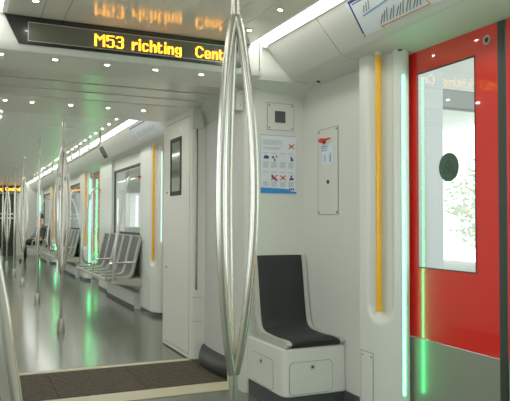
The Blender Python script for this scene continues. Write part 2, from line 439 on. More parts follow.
# ------------------------------------------------------------------ door pillars with recessed orange rails
def sstep(a, b, x):
    t = min(1, max(0, (x-a)/(b-a))); return t*t*(3-2*t)
def pillar_section(L):
    base = [(2.178, L-.06), (2.178, L-.012), (2.17, L), (2.12, L), (2.085, L-.01), (2.066, L-.03), (2.06, L-.06), (2.06, .16), (2.06, .10), (2.061, .04), (2.067, -.015), (2.083,-.07), (2.105,-.112), (2.132,-.141), (2.152,-.150), (2.168,-.150), (2.176,-.14), (2.178,-.10), (2.178,.02)]
    pts = smooth_pts([(a, c, 0) for a, c in base], 6)
    return [(p.x, p.y) for p in pts]
def pillar(yo, L, label, flip=False, groove=True, ledmat='led', led=(.235, 1.95), y_flip=None):
    """flip: mirrored in Y about yo (the plain column on the near edge of a doorway)"""
    Y = (lambda d: yo-d) if flip else (lambda d: yo+d)
    t = thing('door_pillar', label, 'pillar', (2.1, yo, 0), 'white pillars beside the doors'); t['kind'] = 'thing'
    sec = pillar_section(L)
    arc = [0]
    for i in range(1, len(sec)): arc.append(arc[-1]+math.dist(sec[i], sec[i-1]))
    # where the recess is centred along the section
    ic = min(range(len(sec)), key=lambda i: abs(sec[i][1]+.012)+ (0 if sec[i][0] < 2.075 else 9)); uc = arc[ic]; hw = .104; z0 = .60
    zs = [.05, .1, .3, .5] + [.56+.014*k for k in range(16)] + [.80, .9, 1.1, 1.3, 1.5, 1.7, 1.9, 2.0, 2.06, 2.118]
    rows = []
    for z in zs:
        row = []
        for i, (x, y) in enumerate(sec):
            a = sec[max(i-1, 0)]; c = sec[min(i+1, len(sec)-1)]
            tx, ty = c[0]-a[0], c[1]-a[1]; l = math.hypot(tx, ty) or 1
            nx, ny = -ty/l, tx/l                      # pointing into the pillar
            if nx < 0: nx, ny = -nx, -ny
            dep = 0
            if groove and x < 2.13 and i > 12:
                dz = min(0, z-(z0+hw)); dd = hw-math.hypot(arc[i]-uc, dz)
                dep = .05*sstep(0, .045, dd)
            row.append((x+nx*dep, Y(y+ny*dep), z))
        rows.append(row)
    MB().grid(rows).build('column', M['pillar'], t, smooth=50)
    # rubber foot, service cover with screws, light strip
    MB().grid([[(min(x+.012, 2.178), Y(y*.97), z) for x, y in sec] for z in (0, .055)]).build('foot', M['skirt'], t, smooth=50)
    y1, y0 = L-.05, max(.03, L-.24)
    if L > .4: y1, y0 = L-.12, L-.5
    b = MB()
    x = 2.0588
    for (a, c, e, f) in ((y0, y1, .427, .430), (y0, y1, .06, .063)): b.box(x, x+.002, min(Y(a), Y(c)), max(Y(a), Y(c)), e, f)
    for a in (y0, y1): b.box(x, x+.002, Y(a)-.0015, Y(a)+.0015, .06, .43)
    cv = b.build('service_cover', M['seam'], t, smooth=0)
    for a in (y0+.018, y1-.018): MB().cyl((x, Y(a), .405), 'X', .005, -.002, 10).build('screw', M['dark'], cv)
    if led:
        lx, ly = 2.138, -.145
        b = MB(); pts = [(lx-.005, ly+.004), (lx-.0045, ly-.004), (lx+.0035, ly-.0065), (lx+.005, ly+.0)]
        b.prism([(a, Y(c)) for a, c in pts], 'Z', led[0], led[1])
        b.build('light_strip', M[ledmat], t, smooth=0, label='glowing green white light strip')
        b = MB(); b.box(lx-.013, lx-.0105, min(Y(ly+.008), Y(ly-.001)), max(Y(ly+.008), Y(ly-.001)), led[0]-.01, led[1]+.01)
        b.build('strip_channel', M['white'], t, smooth=0)
    return t
def orange_rail(yo, label):
    t = thing('orange_handrail', label, 'handrail', (2.075, yo, .66), 'orange handrails in the pillars')
    y = yo-.005
    pts = smooth_pts([(2.078, y, .665), (2.077, y, .68), (2.077, y, .70), (2.076, y, .9), (2.076, y, 1.4), (2.076, y, 2.0), (2.076, y, 2.105)], 5)
    MB().tube(pts, .018, 14).build('rail', M['orange'], t)
    MB().cyl((2.076, y, 2.085), 'Z', .022, .02, 16).build('socket', M['white'], t)
pillar(2.96, .20, 'white moulded pillar between the hatch wall and the red door')
orange_rail(2.96, 'orange vertical handrail in the pillar beside the near red door')
pillar(1.37, .20, 'white moulded pillar at the near edge of the red door', flip=True, groove=False)
for k, yo in enumerate(YO):
    pillar(yo, .62, 'white pillar with orange rail, %s one beyond the gangway' % ORD[k], ledmat='ledpale' if k == 0 else 'ledfar', led=(.9, 2.0) if k == 0 else (.28, 1.95))
    orange_rail(yo, 'orange vertical handrail in the far carriage, %s beyond the gangway' % ORD[k])
    if k < 2 or True:
        yn = yo+3.46 if k < 2 else 21.2-.0
        if k < 2: pillar(yn, 1.03, 'plain white column at the end of the %s window bench' % ORD[k], flip=True, groove=False, ledmat='ledfar')
pillar(21.9, .38, 'small white pillar at the far end of the train', ledmat='ledfar')
orange_rail(21.9, 'small orange handrail at the far end of the train')

# ------------------------------------------------------------------ doors
DN = [0]
def door_leaf(y0, y1, gap_side, label, detail=False, win=True):
    """one sliding leaf; gap_side +1: the meeting edge is at y0"""
    DN[0] += 1
    root = bpy.data.objects.new('door_%d' % DN[0], None); COL.objects.link(root); root.location = (XD, y0, 0); struct(root, label)
    if gap_side > 0: wy0, wy1 = y0+.145, y0+.575
    else: wy0, wy1 = y1-.575, y1-.145
    MB().ring('X', XD, XD+.012, (y0, y1, .54, 2.078), (wy0, wy1, .917, 1.955)).build('upper_panel', M['red'], root, smooth=0, bevel=.004, label='glossy red upper panel')
    MB().box(XD, XD+.04, y0, y1, .012, .539).build('kick_panel', M['kick'], root, smooth=0, bevel=.002, label='grey metal lower panel')
    g = MB().box(XD+.0005, XD+.004, wy0+.001, wy1-.001, .918, 1.954).build('glass', M['glass'], root, smooth=0)
    MB().ring('X', XD-.002, XD+.0045, (wy0-.002, wy1+.001, .914, 1.957), (wy0+.004, wy1-.002, .920, 1.949)).build('window_seal', M['dark'], root, smooth=0)
    yg = y0-.045 if gap_side > 0 else y1
    if gap_side > 0: MB().box(XD-.003, XD+.045, yg+.002, y0-.0005, .012, 2.075).build('edge_seal', M['gasket'], root, smooth=0)
    if detail:
        c = Vector((XD, 2.530, 1.434)); st = MB().cyl((c.x, c.y, c.z), 'X', .0725, -.0025, 40).build('warning_sticker', M['sticker'], root)
        b = MB()
        def tri(r, x):
            return [(x, c.y+r*math.cos(a), c.z-.006+r*math.sin(a)) for a in (PI/2, PI/2+2*PI/3, PI/2+4*PI/3)]
        o, i = tri(.052, c.x-.0032), tri(.034, c.x-.0032)
        b.add(o+i, [(0,1,4,3), (1,2,5,4), (2,0,3,5)])
        b.ball((c.x-.0032, c.y, c.z-.006), .012, (.08, 1, 1.1))
        b.build('triangle_symbol', M['sticker2'], st, smooth=0)
        lk = MB().cyl((XD-.006, 2.262, 2.008), 'X', .023, .006, 24).build('lock', M['steel2'], root)
        MB().cyl((XD-.0075, 2.262, 2.008), 'X', .012, .002, 16).build('keyhole', M['dark'], lk)
    return root
door_leaf(2.20, 2.93, 1, 'red sliding door leaf with window beside the pillar', True)
door_leaf(1.42, 2.152, -1, 'second red sliding door leaf at the edge of the photo')
for k in range(3):
    a = YO[k]-.165; c = (6.08 if k == 0 else YO[k-1]+3.61); m_ = (a+c)/2
    door_leaf(m_+.022, a+.12, 1, 'red sliding door leaf of the far carriage, %s doorway' % ORD[k])
    door_leaf(c-.12, m_-.025, -1, 'red sliding door leaf of the far carriage, near half of the %s doorway' % ORD[k])

# ------------------------------------------------------------------ window bays, benches of the far carriage
seat_root = None
def seat_parts():
    t = thing('train_seat', 'x', 'seat', (1.85, 8.30, .30))
    w = .215; y = 8.30
    prof = [(2.040, .955), (2.03, .90), (2.0, .78), (1.965, .62), (1.935, .50), (1.905, .455), (1.86, .44), (1.76, .432), (1.66, .436), (1.615, .43), (1.598, .41)]
    P = [(p.x, p.y) for p in smooth_pts([(a, c, 0) for a, c in prof], 3)]
    b = MB()
    for sgn in (-1, 1):
        ya, yb = (y+sgn*w-.016, y+sgn*w+.016)
        n = len(P); out = []; 
        top = [(x-.012, z+.008) for x, z in P]; bot = [(x+.014, z-.022) for x, z in P]
        poly = top+bot[::-1]
        # long strip, built as quads so that it stays clean
        rows = [[(top[i][0], ya, top[i][1]), (top[i][0], yb, top[i][1]), (bot[i][0], yb, bot[i][1]), (bot[i][0], ya, bot[i][1]), (top[i][0], ya, top[i][1])] for i in range(n)]
        b.grid(rows)
        for i in (0, n-1): b.add([(top[i][0], ya, top[i][1]), (top[i][0], yb, top[i][1]), (bot[i][0], yb, bot[i][1]), (bot[i][0], ya, bot[i][1])], [(0,1,2,3)])
    b.box(1.585, 1.63, y-.231, y+.231, .385, .425)
    b.build('shell_frame', M['shell'], t, smooth=40)
    b = MB(); rows = []
    for k in range(7):
        yy = y-w+.016+(2*w-.032)*k/6; bul = .012*(1-abs(k-3)/3)**.5
        rows.append([(x+(.004-bul*.3), yy, z+bul*-.3) for x, z in P])
    b.grid(rows); rows2 = [[(p[0]+.018, p[1], p[2]-.018) for p in r] for r in rows]; b.grid(rows2, True)
    for r, q in ((rows[0], rows2[0]), (rows[-1], rows2[-1])): b.grid([r, q])
    b.build('pad', M['farseat'], t, smooth=50)
    MB().prism([(1.605, .40), (2.04, .42), (2.057, .42), (2.057, .29), (2.04, .30), (1.66, .365)], 'Y', y-.231, y+.231).build('seat_pan', M['shell'], t, bevel=.008)
    return t
def bench(k, yo, n, y_end):
    global seat_root
    w0, w1 = yo+.66, y_end-.03
    wl = MB().ring('X', XB, XB+.16, (yo+.622, y_end-.002, 0, 2.11), (w0, w1, .975, 1.925)).build('wall_right.%03d' % (k+10), M['wall'], smooth=0)
    struct(wl, 'white window wall of the far carriage')
    wn = bpy.data.objects.new('window_%d' % (k+1), None); COL.objects.link(wn); wn.location = (XB, w0, .975); struct(wn, 'window above the %s bench of the far carriage' % ORD[k])
    MB().ring('X', XB-.006, XB+.02, (w0-.012, w1+.012, .963, 1.937), (w0+.022, w1-.022, .997, 1.90)).build('frame', M['dark'], wn, smooth=0, bevel=.004)
    MB().box(XB+.006, XB+.010, w0, w1, .975, 1.925).build('glass', M['glass'], wn, smooth=0)
    p = thing('bench_plinth', 'pale heater box under the %s window bench' % ORD[k], 'plinth', (2.0, yo+1.5, 0), 'bench plinths')
    ys0, ys1 = yo+.50, yo+.50+.475*n-.02
    MB().prism([(2.0, .0), (2.0, .16), (2.03, .21), (2.098, .225), (2.098, 0)], 'Y', yo+.63, min(ys1-.05, yo+2.42)).build('box', M['white'], p, bevel=.006)
    MB().box(1.994, 2.0, yo+.63, min(ys1-.05, yo+2.42), 0, .045).build('skirting', M['skirt'], p, smooth=0)
    for i in range(n):
        lab = 'grey train seat with pale frame, %s from the near end of the %s window bench' % (ORD[i], ORD[k])
        if seat_root is None: seat_root = seat_parts(); o = seat_root
        else: o = copy_tree(seat_root)
        o.location = (1.85, yo+.70+.475*i, .30); o['label'] = lab; o['group'] = 'grey seats on the window benches'
    for i, q in enumerate((0, 2)):
        y = yo+.70+.475*(q-.5)
        r = thing('armrest_hoop', 'thin metal armrest hoop on the %s bench, %s' % (ORD[k], 'at its near end' if i == 0 else 'between its second and third seats'), 'armrest', (1.65, y, .43), 'metal armrest hoops')
        pts = smooth_pts([(1.605, y, .425), (1.600, y, .50), (1.612, y, .58), (1.66, y, .615), (1.80, y, .62), (1.975, y, .622)], 6)
        MB().tube(pts, .0125, 10).build('hoop', M['steel'], r)
        MB().cyl((1.605, y, .424), 'Z', .022, .015, 14).build('foot', M['steel2'], r)
    r = thing('curved_grab_rail', 'curved metal rail from the pillar down to the near end of the %s bench' % ORD[k], 'grab rail', (1.7, yo+.45, .4), 'curved rails beside the benches')
    y = yo+.44
    pts = smooth_pts([(2.07, y+.26, 1.735), (2.02, y+.25, 1.745), (1.95, y+.22, 1.735), (1.89, y+.17, 1.67), (1.84, y+.12, 1.5), (1.76, y+.04, 1.1), (1.71, y+.0, .8), (1.69, y, .55), (1.685, y, .385)], 7)
    MB().tube(pts, .019, 12).build('rail', M['steel2'], r)
    MB().cyl((2.052, y+.26, 1.735), 'X', .028, .02, 16).build('wall_mount', M['steel2'], r)
    MB().box(1.66, 1.71, y-.03, y+.028, .36, .40).build('foot_bracket', M['shell'], r, bevel=.006)
    e = thing('emergency_knob', 'small red emergency knob on the pillar by the %s bench window' % ORD[k], 'emergency handle', (2.06, yo+.56, 1.72), 'red emergency knobs')
    MB().cyl((2.035, yo+.565, 1.735), 'X', .014, .03, 12).build('stem', M['redknob'], e)
    MB().box(2.022, 2.04, yo+.53, yo+.60, 1.722, 1.748).build('grip', M['redknob'], e, bevel=.006)
    if k < 2:
        r = thing('curved_grab_rail', 'curved metal rail on the plain column beyond the %s bench' % ORD[k], 'grab rail', (1.7, yo+3.0, .45), 'curved rails beside the columns')
        y = yo+3.3
        pts = smooth_pts([(2.056, y+.05, 1.66), (2.02, y+.03, 1.70), (1.95, y, 1.69), (1.88, y-.05, 1.60), (1.80, y-.12, 1.3), (1.74, y-.2, 1.0), (1.71, y-.28, .7), (1.72, y-.3, .55), (1.80, y-.26, .46), (2.056, y-.2, .44)], 7)
        MB().tube(pts, .019, 12).build('rail', M['steel2'], r)
        for q in ((y+.05, 1.66), (y-.2, .44)): MB().cyl((2.044, q[0], q[1]), 'X', .028, .014, 16).build('wall_mount', M['steel2'], r)
for k, yo in enumerate(YO): bench(k, yo, 5 if k < 2 else 4, yo+2.43 if k < 2 else yo+2.5)
struct(MB().box(2.06, 2.26, YO[2]+2.5, 20.7, 0, 2.11).build('wall_right.003', M['wall'], smooth=0), 'white wall after the last bench')
struct(MB().box(2.06, 2.26, 22.29, YE, 0, 2.11).build('wall_right.004', M['wall'], smooth=0), 'white wall stub at the far end')
door_leaf(20.75, 21.8, 1, 'red sliding door leaf at the far end of the train')

# ------------------------------------------------------------------ poles
def triple_pole(x, y, label):
    t = thing('triple_grab_pole', label, 'grab pole', (x, y, 0), 'triple grab poles along the aisle')
    MB().tube([(x, y, .0), (x, y, .625)], .0165, 16).build('lower_pole', M['steel'], t)
    MB().tube([(x, y, 1.90), (x, y, ZC)], .0165, 16).build('upper_pole', M['steel'], t)
    b = MB(); b.tube([(x, y, 0), (x, y, .005), (x, y, .11), (x, y, .135)], [.044, .044, .033, .019], 18); b.build('base_collar', M['steel2'], t)
    b = MB(); b.tube([(x, y, ZC-.03), (x, y, ZC)], [.024, .03], 18); b.build('top_collar', M['steel2'], t)
    a0 = math.radians(-24.15)      # poles are fitted square to the aisle, one arm towards the doors
    for ang in (-10, 110, 230):
        a = math.radians(ang)+a0; d = (math.cos(a), math.sin(a)); pts = []
        for i in range(25):
            u = i/24; z = .60+u*1.325
            s_ = math.sin(PI*u); rr = .006+.070*s_**.8
            pts.append((x+d[0]*rr, y+d[1]*rr, z))
        MB().tube(pts, .0172, 14).build('curved_arm', M['steel'], t)
    return t
p0 = triple_pole(.90, 2.20, 'tall triple steel pole in front of the gangway, nearest one')
for k, y in enumerate((6.96, 12.16, 17.2)):
    c = copy_tree(p0); c.location = (.905, y, 0); c['label'] = 'triple steel pole in the far carriage, %s beyond the gangway' % ORD[k]
sp = thing('grab_pole', 'x', 'grab pole', (.905, 9.44, 0), 'straight grab poles along the aisle')
MB().tube([(.905, 9.44, 0), (.905, 9.44, ZC)], .0175, 16).build('shaft', M['steel'], sp)
b = MB(); b.tube([(.905, 9.44, 0), (.905, 9.44, .005), (.905, 9.44, .11), (.905, 9.44, .135)], [.044, .044, .033, .019], 18); b.build('base_collar', M['steel2'], sp)
b = MB(); b.tube([(.905, 9.44, ZC-.03), (.905, 9.44, ZC)], [.024, .03], 18); b.build('top_collar', M['steel2'], sp)
for k, y in enumerate((9.44, 14.45, 19.6)):
    c = sp if k == 0 else copy_tree(sp); c.location = (.905, y, 0); c['label'] = 'straight steel pole in the far carriage, %s beyond the gangway' % ORD[k]
# curved rail in the near left corner
r = thing('curved_grab_rail', 'thick curved steel rail at the lower left edge beside the viewer', 'grab rail', (.1, 1.2, .3))
pts = smooth_pts([(2*CX-2.17, 1.2, 1.55), (-.22, 1.2, 1.56), (-.10, 1.2, 1.5), (-.03, 1.2, 1.35), (.018, 1.2, 1.2), (.043, 1.2, 1.06), (.054, 1.2, 1.0), (.064, 1.2, .925), (.077, 1.2, .836), (.093, 1.2, .65), (.1, 1.2, .3), (.1, 1.2, 0)], 8)
MB().tube(pts, .0175, 20).build('rail', M['steel'], r)
MB().cyl((2*CX-2.17, 1.2, 1.55), 'X', .03, .012, 18).build('wall_mount', M['steel2'], r)
MB().tube([(.1, 1.2, 0), (.1, 1.2, .08), (.1, 1.2, .1)], [.034, .028, .019], 18).build('base_collar', M['steel2'], r)
# overhead rails
for k, (y0, y1) in enumerate(((8.25, 12.4), (13.3, 17.5))):
    r = thing('overhead_grab_rail', 'thin overhead rail hung from the far ceiling along the strip light, %s' % ('nearer one' if k == 0 else 'further one'), 'grab rail', (1.53, (y0+y1)/2, 2.12), 'overhead rails')
    X = 1.53
    pts = smooth_pts([(X, y0, ZC), (X, y0, 2.2), (X, y0+.03, 2.145), (X, y0+.12, 2.12), (X, y0+.4, 2.12)], 6) + [Vector((X, y1-.4, 2.12))] + smooth_pts([(X, y1-.4, 2.12), (X, y1-.12, 2.12), (X, y1-.03, 2.145), (X, y1, 2.2), (X, y1, ZC)], 6)[1:]
    MB().tube(pts, .014, 12).build('rail', M['shell'], r)
    for q in (.83, 1.66, 2.49, 3.32): MB().tube([(X, y0+q, 2.125), (X, y0+q, ZC)], .016, 10).build('hanger', M['bellows'], r)

# ------------------------------------------------------------------ gangway bellows and cabinet
def plan(n=16):
    base = [(1.815, 5.079), (1.803, 5.0), (1.792, 4.85), (1.788, 4.7), (1.793, 4.55), (1.812, 4.42), (1.84, 4.312)]
    return [(p.x, p.y) for p in smooth_pts([(a, c, 0) for a, c in base], 4)]
for mir in (False, True):
    t = thing('gangway_bellows', 'curved grey gangway side panel with black rubber skirting' if not mir else 'curved grey gangway side panel on the other side', 'gangway panel', (1.85 if not mir else 2*CX-1.85, 4.7, 0))
    P = plan(); k_ = lambda d, z: [(x-d*min(1, .45+(5.08-y)*3), y, z) for x, y in P]
    MB(mir).grid([k_(0, .09), k_(0, .5), k_(0, 1.2), k_(0, 2.0)]).build('curved_panel', M['bellows'], t, smooth=60)
    MB(mir).grid([k_(.085, .0), k_(.092, .03), k_(.088, .07), k_(.07, .10), k_(.03, .13), k_(-.005, .14)]).build('skirting', M['rubber'], t, smooth=60)
    MB(mir).grid([k_(-.002, 1.955), k_(.006, 1.965), k_(.012, 1.99), k_(.03, 2.03), k_(.06, 2.07), k_(.075, 2.10), k_(.08, 2.125)]).build('top_rim', M['rimgrey'], t, smooth=60)
t = thing('gangway_cabinet', 'tall white cabinet wall with small dark framed window beyond the gangway', 'cabinet', (1.9, 5.5, 0))
MB().prism([(1.70, 5.92), (1.70, 5.13), (1.706, 5.108), (1.72, 5.092), (1.745, 5.083), (1.80, 5.08), (2.26, 5.08), (2.26, 5.92)], 'Z', .012, ZS).build('body', M['cab'], t, smooth=40)
MB().box(1.715, 2.2, 5.1, 5.86, 0, .012).build('plinth', M['dark'], t, smooth=0)  # dark strip drawn in as the thin shadow along the cabinet foot
b = MB(); b.box(1.6985, 1.70, 5.135, 5.138, .03, 2.05); b.box(1.6985, 1.70, 5.135, 5.86, 2.047, 2.05); b.box(1.6985, 1.70, 5.135, 5.86, .045, .048)
b.build('door_seam', M['seam'], t, smooth=0)
f = MB().ring('X', 1.692, 1.70, (5.36, 5.69, 1.385, 1.905), (5.40, 5.65, 1.425, 1.865)).build('window_frame', M['dark'], t, bevel=.003)
MB().box(1.696, 1.699, 5.40, 5.65, 1.425, 1.865).build('window_glass', M['mirror'], f, smooth=0)
lk = MB().cyl((1.694, 5.80, .73), 'X', .009, .006, 12).build('lock', M['dark'], t)
lk = MB().cyl((1.694, 5.80, 1.42), 'X', .009, .006, 12).build('lock', M['dark'], t)
b = MB(); b.prism([(1.738, 5.0815), (1.752, 5.078), (1.752, 5.09), (1.738, 5.09)], 'Z', .585, 1.93); b.build('rail_slot', M['dark'], t, smooth=0)
MB().tube([(1.735, 5.072, .60), (1.735, 5.066, .70), (1.735, 5.066, 1.8), (1.735, 5.072, 1.93)], .007, 10).build('slim_handrail', M['steel'], t)
MB().box(1.690, 1.792, 5.035, 5.085, 1.93, 2.075).build('top_bracket', M['white'], t, bevel=.008)
b = MB()
for z in (.52, .325): b.box(1.712, 1.80, 5.077, 5.0855, z, z+.003)
b.box(1.712, 1.80, 5.0765, 5.081, .325, .523); b.build('lower_cover', M['cab'], t, smooth=0)
b = MB()
for z in (.5225, .3235): b.box(1.712, 1.80, 5.0755, 5.078, z, z+.002)
b.build('cover_seam', M['seam'], t, smooth=0)
br = MB().box(1.672, 1.718, 4.03, 4.13, 1.92, 2.065).build('jamb_bracket', M['white'], bevel=.008)
tag(br, 'small white box with bolts at the top of the near gangway jamb', 'bracket')
b = MB()
for z in (1.955, 2.03): b.cyl((1.695, 4.029, z), 'Y', .006, -.003, 10)
b.build('bolt', M['steel2'], br)

# ------------------------------------------------------------------ end wall: vent cover, poster
def screws(parent, pts, axis, r=.005, h=-.0025):
    for p in pts: MB().cyl(p, axis, r, h, 10).build('screw', M['dark'], parent)
t = thing('vent_cover', 'square screwed plate with black grille high on the end wall', 'vent', (1.985, 4.0, 1.79))
MB().box(1.884, 2.090, 3.996, 4.0, 1.795, 1.982).build('plate', M['wall'], t, smooth=0, bevel=.001)
MB().ring('Y', 3.9955, 3.9985, (1.8825, 2.0915, 1.7935, 1.9835), (1.885, 2.089, 1.796, 1.981)).build('outline', M['seam'], t, smooth=0)
g = MB(); g.box(1.942, 2.022, 3.993, 3.9965, 1.848, 1.928); g.build('grille', M['dark'], t, smooth=0)
b = MB()
for k in range(8): b.box(1.945, 2.019, 3.991, 3.993, 1.852+.0094*k, 1.8565+.0094*k)
b.build('louvre', M['grille'], bpy.data.objects['grille'], smooth=0)
screws(t, [(x, 3.9955, z) for x in (1.899, 2.075) for z in (1.81, 1.967)], 'Y')

t = thing('safety_poster', 'white safety instruction poster with blue bottom band on the end wall', 'poster', (1.972, 4.0, 1.35))
px0, px1, pz0, pz1 = 1.831, 2.112, 1.352, 1.757
U_ = lambda u: px0+(px1-px0)*u
V_ = lambda v: pz1-(pz1-pz0)*v
MB().box(px0, px1, 3.996, 4.0, pz0, pz1).build('sheet', M['paper'], t, smooth=0)
def flat(b, u0, u1, v0, v1, y): return b.add([(U_(u0), y, V_(v1)), (U_(u1), y, V_(v1)), (U_(u1), y, V_(v0)), (U_(u0), y, V_(v0))], [(0,1,2,3)])
def bar(b, u0, v0, u1, v1, w, y):
    p, q = Vector((U_(u0), V_(v0))), Vector((U_(u1), V_(v1))); n = (q-p).normalized(); n = Vector((-n.y, n.x))*w/2
    return b.add([(p.x-n.x, y, p.y-n.y), (q.x-n.x, y, q.y-n.y), (q.x+n.x, y, q.y+n.y), (p.x+n.x, y, p.y+n.y)], [(0,1,2,3)])
Y1, Y2, Y3 = 3.9955, 3.9950, 3.9945
b = MB()
for k in range(5): flat(b, .06, .62-.05*(k % 2), .085+.018*k, .092+.018*k, Y1)
b.build('text_block', M['ink'], t, smooth=0); b = MB()
for k in range(3): flat(b, .06, .58-.1*(k == 2), .205+.018*k, .212+.018*k, Y1)
cols = ((.07, .24), (.29, .47), (.53, .71), (.77, .93))
for r0 in (.46, .80):
    for a, c in cols:
        b.build('text_block', M['ink'], t, smooth=0) if b.v else None; b = MB()
        flat(b, a, c-.03, r0-.155 if r0 < .5 else r0-.17, r0-.145 if r0 < .5 else r0-.16, Y1)
        b.build('text_title', M['ink'], t, smooth=0); b = MB()
        for k in range(6 if r0 < .5 else 5): flat(b, a, c-.02*(k % 3), r0+.018*k, r0+.008+.018*k, Y1)
b.build('text_block', M['ink'], t, smooth=0)
b = MB()
flat(b, .0, .97, .0, .008, Y1); flat(b, .0, .008, 0, .9, Y1); flat(b, .985, .99, .04, .95, Y1)
vs = [(U_(0), Y1, V_(1)), (U_(1), Y1, V_(1)), (U_(1), Y1, V_(.965)), (U_(.84), Y1, V_(.955)), (U_(.76), Y1, V_(.925)), (U_(.68), Y1, V_(.915)), (U_(0), Y1, V_(.90))]
b.add(vs, [tuple(range(7))])
b.build('blue_band', M['blue'], t, smooth=0)
def icon(*q):
    b = MB()
    for a in q: (flat if len(a) == 4 else bar)(b, *a, Y2)
    b.build('pictogram', M['navy'], t, smooth=0)
icon((.09, .23, .365, .41), (.11, .2, .35, .37))
icon((.31, .37, .36, .40), (.37, .41, .40, .45), (.43, .46, .36, .385))
icon((.84, .36, .90, .43, .012), (.83, .87, .395, .44))
icon((.30, .36, .68, .74), (.36, .74, .46, .78, .012)); icon((.58, .64, .71, .75)); icon((.8, .76, .92, .74, .014), (.86, .68, .84, .75, .012))
icon((.785, .83, .905, .94), (.84, .88, .905, .94), (.89, .93, .905, .94))
for q in (((.78, .14, .93, .22), (.78, .22, .93, .14)), ((.29, .68, .47, .77), (.29, .77, .47, .68)), ((.54, .69, .69, .77), (.54, .77, .69, .69)), ((.41, .345, .46, .375),)):
    b = MB()
    for a in q: bar(b, *a, .008, Y3)
    b.build('red_cross', M['printred'], t, smooth=0)

# ------------------------------------------------------------------ service hatch with red handle on the side wall
t = thing('service_hatch', 'tall narrow hatch plate with screws in the side wall above the seat', 'hatch', (XW, 3.66, 1.2))
MB().box(XW-.004, XW, 3.53, 3.785, 1.205, 1.775).build('plate', M['wall'], t, smooth=0, bevel=.001)
b = MB(); b.ring('X', XW-.0045, XW-.0015, (3.5285, 3.7865, 1.2035, 1.7765), (3.5315, 3.7835, 1.2065, 1.7735)); b.build('outline', M['seam'], t, smooth=0)
screws(t, [(XW-.0045, y, z) for y in (3.545, 3.77) for z in (1.22, 1.76)], 'X', .006)
MB().cyl((XW-.0045, 3.652, 1.42), 'X', .014, -.004, 16).build('keyhole', M['dark'], t)
st = MB().box(XW-.0055, XW-.004, 3.585, 3.74, 1.535, 1.675).build('sticker', M['paper'], t, smooth=0)
b = MB()
for k in range(3): b.box(XW-.0062, XW-.0055, 3.66, 3.735, 1.655-.014*k, 1.661-.014*k)
b.box(XW-.0062, XW-.0055, 3.615, 3.632, 1.55, 1.595); b.box(XW-.0062, XW-.0055, 3.618, 3.629, 1.60, 1.612); b.box(XW-.0062, XW-.0055, 3.675, 3.677, 1.545, 1.61); b.box(XW-.0062, XW-.0055, 3.732, 3.734, 1.545, 1.61)
b.box(XW-.0062, XW-.0055, 3.69, 3.70, 1.56, 1.60)
b.build('sticker_print', M['lightblue'], st, smooth=0)
h = MB(); h.cyl((XW-.026, 3.71, 1.698), 'X', .017, .022, 16); h.build('emergency_handle', M['redknob'], t, label='red emergency handle')
h = bpy.data.objects['emergency_handle']
MB().prism([(3.585, 1.704), (3.67, 1.706), (3.70, 1.712), (3.725, 1.71), (3.735, 1.698), (3.725, 1.686), (3.70, 1.684), (3.67, 1.692), (3.585, 1.697)], 'X', XW-.036, XW-.024).build('lever', M['redknob'], h, bevel=.004)
MB().prism([(3.665, 1.695), (3.69, 1.695), (3.678, 1.672)], 'X', XW-.03, XW-.012).build('pointer', M['redknob'], h, bevel=.002)

# ------------------------------------------------------------------ route map and grilles on the coves
TOP, BOT = Vector((1.785, 2.318)), Vector((1.955, 2.128))
nrm = Vector((-.19, -.17)).normalized()
def CP(y, s, d=.001):
    p = TOP.lerp(BOT, s)+nrm*d; return (p.x, y, p.y)
def cquad(b, y0, y1, s0, s1, d): return b.add([CP(y0, s0, d), CP(y1, s0, d), CP(y1, s1, d), CP(y0, s1, d)], [(0,1,2,3)])
def cbar(b, y0, s0, y1, s1, w, d):
    L = (BOT-TOP).length; p, q = Vector((y0, s0*L)), Vector((y1, s1*L)); n = (q-p).normalized(); n = Vector((-n.y, n.x))*w/2
    return b.add([CP(a.x, a.y/L, d) for a in (p-n, q-n, q+n, p+n)], [(0,1,2,3)])
t = thing('route_map', 'line map sticker with blue corner bracket on the cove over the door', 'map', (1.87, 2.4, 2.2))
cquad(MB(), 1.85, 2.86, .06, .86, .0012).build('sheet', M['paper'], t, smooth=0)
b = MB(); cbar(b, 2.826, .08, 2.868, .80, .013, .0020); cbar(b, 2.832, .085, 1.9, .085, .014, .0020); cbar(b, 2.81, .15, 1.9, .15, .006, .0020)
cquad(b, 2.863, 2.877, .84, .87, .0020); b.build('blue_bracket', M['navy'], t, smooth=0)
b = MB(); cbar(b, 2.785, .46, 2.47, .36, .007, .0022); cbar(b, 2.47, .36, 2.40, .46, .007, .0022); cbar(b, 2.40, .46, 2.2, .36, .007, .0022); b.build('blue_line', M['lightblue'], t, smooth=0)
b = MB(); cbar(b, 2.70, .82, 2.33, .82, .007, .0022); cbar(b, 2.33, .82, 2.34, .70, .007, .0022); cbar(b, 2.34, .7, 2.40, .6, .006, .0022); cbar(b, 2.71, .80, 2.69, .86, .010, .0022); b.build('orange_line', M['printorange'], t, smooth=0)
b = MB()
for k in range(13):
    y = 2.70-.026*k; ln = .17+.08*((k*7) % 5)/4
    cbar(b, y, .765, y-.055, .765-ln, .0055, .0024)
b.build('station_names', M['ink2'], t, smooth=0); b = MB()
for k in range(3): cbar(b, 2.765-.025*k, .40, 2.73-.025*k, .27-.03*k, .005, .0024)
b.build('station_names', M['ink2'], t, smooth=0)
